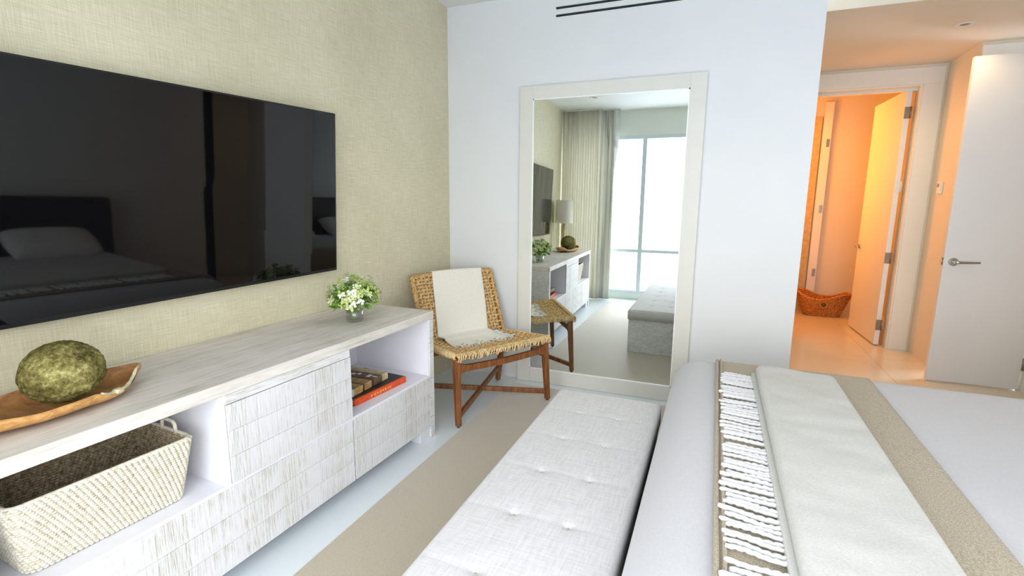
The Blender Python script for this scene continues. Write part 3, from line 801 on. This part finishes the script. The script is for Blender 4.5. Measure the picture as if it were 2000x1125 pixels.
for k in range(70):
    u = (k+.5)/70; p = backS(u, 1); mb.tube([p-Vector((0, 0, .02))-Dd*.012, p+Vector((0, 0, .006))-Dd*.010, p+Vector((0, 0, .010))+Dd*.006, p-Vector((0, 0, .016))+Dd*.014], .005, 5)
o = mb.build('edge_wrap', 'seagrass', ch); o['kind'] = 'stuff'
# hidden teak rails inside the weave
mb = MB(); mb.bar(CP(-.38, 0, .462), CP(.38, 0, .462), .026, .022); mb.bar(CP(-.34, .465, .425), CP(.34, .465, .425), .026, .022); mb.build('seat_rail', 'teak', ch)
mb = MB(); mb.bar(CP(-.335, .475, .43), CP(-.335, .665, .885), .022, .02, side=Wd); mb.bar(CP(.335, .475, .43), CP(.335, .665, .885), .022, .02, side=Wd); mb.bar(CP(-.335, .665, .885), CP(.335, .665, .885), .02, .02); mb.build('back_frame', 'teak', ch)
legs = {'FL': (CP(-.375, .012, .462), CP(-.378, -.01, .008)), 'FR': (CP(.375, .012, .462), CP(.395, -.01, .008)), 'BL': (CP(-.335, .462, .43), CP(-.36, .56, .008)), 'BR': (CP(.335, .462, .43), CP(.345, .545, .008))}
for k_, (a, b_) in legs.items():
    mb = MB(); mb.bar(a, b_, .046, .042, .032, .034, side=Wd, bev=.005); o = mb.build('leg', 'teak', ch)
    MB().tube([b_-Vector((0, 0, .0075)), b_+Vector((0, 0, .004))], .011, 10).build('glide', 'black_plastic', o)
# curved apron rail between the front legs
mb = MB(); n = 14
def rail(a, b_, z0, z1, zsag, dd, h0=.042):
    pts = []
    for i in range(n+1):
        t2 = i/n; p = a.lerp(b_, t2); pts.append((p + Vector((0, 0, 0)), z0+(z1-z0)*t2 - zsag*math.sin(PI*t2), h0+.03*max(0, 1-min(t2, 1-t2)/.09)**2))
    V = []
    for p, z, h_ in pts:
        V.append([mb.b.verts.new(Vector((p.x, p.y, z))+q) for q in (Dd*-.012+Vector((0, 0, h_/2)), Dd*.012+Vector((0, 0, h_/2)), Dd*.012-Vector((0, 0, h_/2)), Dd*-.012-Vector((0, 0, h_/2)))])
    for A, B in zip(V, V[1:]):
        for k in range(4): mb.b.faces.new((A[k], A[(k+1) % 4], B[(k+1) % 4], B[k]))
    mb.b.faces.new(V[0]); mb.b.faces.new(V[-1])
rail(CP(-.36, .012, 0), CP(.362, .012, 0), .385, .385, .012, 0)
mb.build('front_rail', 'teak', ch)
mb = MB(); mb.bar(CP(-.33, .472, .36), CP(.33, .472, .36), .022, .04); mb.build('rear_rail', 'teak', ch)
mb = MB(); mb.bar(CP(-.375, .0, .065), CP(.342, .535, .115), .026, .034); mb.build('stretcher', 'teak', ch)
mb = MB(); mb.bar(CP(.388, .0, .065), CP(-.352, .54, .115), .026, .034); mb.build('stretcher', 'teak', ch)

# throw on chair
ct = thing('chair_throw', 'folded ivory throw draped over the back and seat of the woven chair', 'throw', tuple(Fm), 0)
def ctS(u, v):
    # v: 0 behind back low, .12 top, .12->.78 down the front, .78->1 on the seat
    w_ = -.19 + .44*u - .055*max(0, min(1, (v-.2)/.6))
    lift = .020
    if v < .16:
        k = 1-v/.16; p = backS(.5+w_/.70, 1-.42*k) + Dd*(lift+.004) + Vector((0, 0, .003))
    elif v < .22:
        k = (v-.16)/.06; a = PI*k; top = backS(.5+w_/.70, 1.0); p = top + Dd*((lift+.004)*math.cos(a)) + Vector((0, 0, .012+.014*math.sin(a)))
    elif v < .80:
        k = (v-.22)/.58; p = backS(.5+w_/.70, 1-k*.90) - Dd*(lift+.006*math.sin(k*3)) + Vector((0, 0, .010*(1-k))); 
        w2 = -.20-.0*k
    else:
        k = (v-.80)/.20; q_ = seatS(.5+(w_*(1+.14*k)+.01*k)/.76, .86-.38*k); p = q_+Vector((0, 0, .020+.016*(1-k)**2 + .006*math.sin(u*22)*k))
        if k < .2: p += Vector((0, 0, .012*(1-k/.2)))
        p += -Dd*.02*k*math.sin(u*9)*.5
    return p + Vector((0, 0, 1))*0 + Dd*.003*nz3(u*3, v*3, 2)
MB().grid(ctS, 40, 72, .007).build('cloth', 'throw_cream', ct)
mb = MB(); r2 = random.Random(4)
for k in range(56):
    u = (k+.5)/56; p = ctS(u, 1)
    d_ = -Dd*r2.uniform(.03, .05)+Wd*r2.uniform(-.012, .02); mb.tube([p, p+d_*.5+Vector((0, 0, .004)), p+d_+Vector((0, 0, -.004))], [.004, .0035, .0022], 5)
for k in range(14):
    v = .82+.18*k/14; p = ctS(1, v); d_ = Wd*r2.uniform(.03, .07)-Dd*r2.uniform(-.01, .02); mb.tube([p, p+d_*.5+Vector((0, 0, .003)), p+d_+Vector((0, 0, -.001))], [.005, .004, .0025], 5)
o = mb.build('fringe', 'fringe_white', ct); o['kind'] = 'stuff'

# ------------------------------------------------------------------ bench
bn = thing('storage_bench', 'long tufted ivory bench with whitewashed box base at the foot of the bed', 'bench', (0, 0, 0))
bx0, bx1, by0, by1 = 1.345, 1.897, .83, 2.57
MB().box(bx0+.012, bx1-.012, by0+.012, by1-.012, .0065, .335, .003).build('base', 'wash_bench', bn)
btn = [(x, y) for x in (1.535, 1.722) for y in (2.282, 1.993, 1.702, 1.410, 1.120)]
def cush(x, y):
    z = 0
    for (a, b_) in btn:
        r2_ = math.hypot(x-a, y-b_); z -= .010*math.exp(-(r2_/.012)**2) + .0035*math.exp(-(r2_/.05)**2)
    for ry in (2.282, 1.993, 1.702, 1.410, 1.120): z -= .0012*math.exp(-((y-ry)/.012)**2)
    for rx in (1.535, 1.722): z -= .0008*math.exp(-((x-rx)/.012)**2)
    return z + .004*math.cos((x-1.62)/.27*PI/2)
mb = soft_slab(bx0, bx1, by0, by1, .430, .336, .022, .03, .009, cush)
mb.build('cushion', 'bench_linen', bn)
for (a, b_) in btn: MB().lathe([(.006, -.003), (.0055, .001), (.003, .0025), (.0005, .003)], n=14).build('button', 'button_linen', bn, loc=(a, b_, .430-.0105))

# ------------------------------------------------------------------ bed
bd = thing('bed', 'large bed made up with a smooth pale grey-white duvet', 'bed', (0, 0, 0))
DX0, DX1, DY0, DY1, DZ, DR = 1.925, 4.05, .93, 2.925, .612, .15
MB().box(2.02, 4.08, 1.02, 2.84, .06, .30, .01).build('bed_base', 'dark_brown', bd)
for x in (2.1, 4.0):
    for y in (1.1, 2.76): MB().box(x-.04, x+.04, y-.04, y+.04, .0065, .06, .004).build('leg', 'dark_brown', bd)
MB().box(2.0, 4.08, 1.0, 2.86, .302, .50, .04, 4).build('mattress', 'pillow_white', bd, smooth=True)
def duv(x, y): return .006*nz3(x, y, 1, 2.2)+.0035*nz3(x, y*.5, 5, 7)
soft_slab(DX0, DX1, DY0, DY1, DZ, .16, DR, .12, .05, duv).build('duvet', 'duvet_cotton', bd)
hb = MB(); hb.box(4.09, 4.20, .85, 3.0, .0, 1.15, .03, 4); hb.build('headboard', 'dark_brown', bd)
for y in (1.42, 2.40):
    pl = thing('pillow', 'white pillow %s at the head of the bed' % ('nearer the window' if y < 2 else 'nearer the hallway'), 'pillow', (3.88, y, .60))
    def pf(u, v, sgn):
        a, b_ = (u-.5)*2, (v-.5)*2; h_ = .085*((1-a**4)*(1-b_**4))**.6; k = 1-.06*(a*a*b_*b_)
        return Vector((a*.17*k - .0*sgn, b_*.36*k, .12+sgn*h_ + .10*a))
    mb = MB(); mb.grid(lambda u, v: pf(u, v, 1), 16, 20); mb.grid(lambda u, v: pf(u, v, -1), 16, 20)
    bmesh.ops.remove_doubles(mb.b, verts=mb.b.verts[:], dist=.0005); mb.build('cushion', 'pillow_white', pl)

# taupe blanket following the duvet cross-section
def ypath(s_, off):   # s_ 0..1 from near side low, over the top, to far side low
    R_ = DR; side = .10; arc = PI/2*R_; top = (DY1-DY0-2*R_); T = 2*side+2*arc+top; q_ = s_*T
    if q_ < side: return (DY0-off, DZ-R_-side+q_)
    q_ -= side
    if q_ < arc: a = q_/R_; return (DY0+R_-(R_+off)*math.cos(a), DZ-R_+(R_+off)*math.sin(a))
    q_ -= arc
    if q_ < top: return (DY0+R_+q_, DZ+off)
    q_ -= top
    if q_ < arc: a = q_/R_; return (DY1-R_+(R_+off)*math.sin(a), DZ-R_+(R_+off)*math.cos(a))
    q_ -= arc
    return (DY1+off, DZ-R_-q_)
tb = thing('taupe_blanket', 'taupe wool blanket laid across the foot of the bed under the white throw', 'blanket', (0, 0, 0))
def bl_(u, v):
    y, z = ypath(v, .013); x = 2.152 + (2.835-.035*(1-v)-2.152)*u
    return (x, y, z+.003*nz3(x, y, 0, 5))
mb = MB(); mb.grid(bl_, 30, 90, .006); mb.build('cloth', 'taupe_wool', tb)
for xx, rr_, oo in ((2.148, .0075, .012), (2.166, .0055, .019)):
    pts = []
    for k in range(100):
        y, z = ypath(k/99, oo+.002); pts.append((xx+.0025*nz3(0, y, 3, 4), y, z))
    MB().tube(pts, rr_, 8).build('hem', 'taupe_wool', tb)

# white throw with fringe
wt = thing('fringed_throw', 'folded white throw with thick yarn fringe lying across the taupe blanket', 'throw', (0, 0, 0))
z0 = DZ+.0205
def thr(x, y): return .007*nz3(x, y, 2, 5)+.003*nz3(x, y, 2, 14)
def shaped(mb, fn):
    for v in mb.b.verts: v.co = fn(v.co)
    return mb
def warp(c_):
    c_ = c_.copy()
    if c_.y > 2.2: c_.y += .015*math.sin((c_.x-2.3)*17)*min(1, (c_.y-2.2)/.3) - .05*max(0, c_.x-2.45)*min(1, (c_.y-2.2)/.3)
    return c_
shaped(soft_slab(2.296, 2.62, .98, 2.585, z0+.018, z0, .008, .02, .03), warp).build('lower_fold', 'throw_white', wt)
shaped(soft_slab(2.314, 2.642, .975, 2.61, z0+.052, z0+.017, .019, .045, .02, thr), warp).build('upper_fold', 'throw_white', wt)
r2 = random.Random(12); y = .985; k = 0
while y < 2.55:
    th = r2.uniform(.0058, .0080); L_ = r2.uniform(.122, .146); dx = -L_; dy = r2.uniform(.012, .028)+.006*math.sin(y*20); w1 = r2.uniform(-.006, .006); w2 = r2.uniform(-.005, .005)
    pts = []; rs = []
    for i in range(19):
        s_ = i/18; tw = .0012*math.sin(i*2.1+k)
        pts.append((2.298+dx*s_, y+dy*s_+w1*math.sin(PI*s_)+w2*math.sin(2*PI*s_)+tw, z0+.0085-.001*s_+.0012*math.cos(i*2.1+k))); rs.append(th*(1+.14*math.sin(i*2.4+k)))
    rs[-1] *= .8
    o = MB().tube(pts, rs, 7).build('fringe_strand', 'fringe_white', wt)
    y += th*2 + abs(r2.gauss(.0115, .007)) + (.016 if r2.random() < .07 else 0); k += 1
print('strands', k)
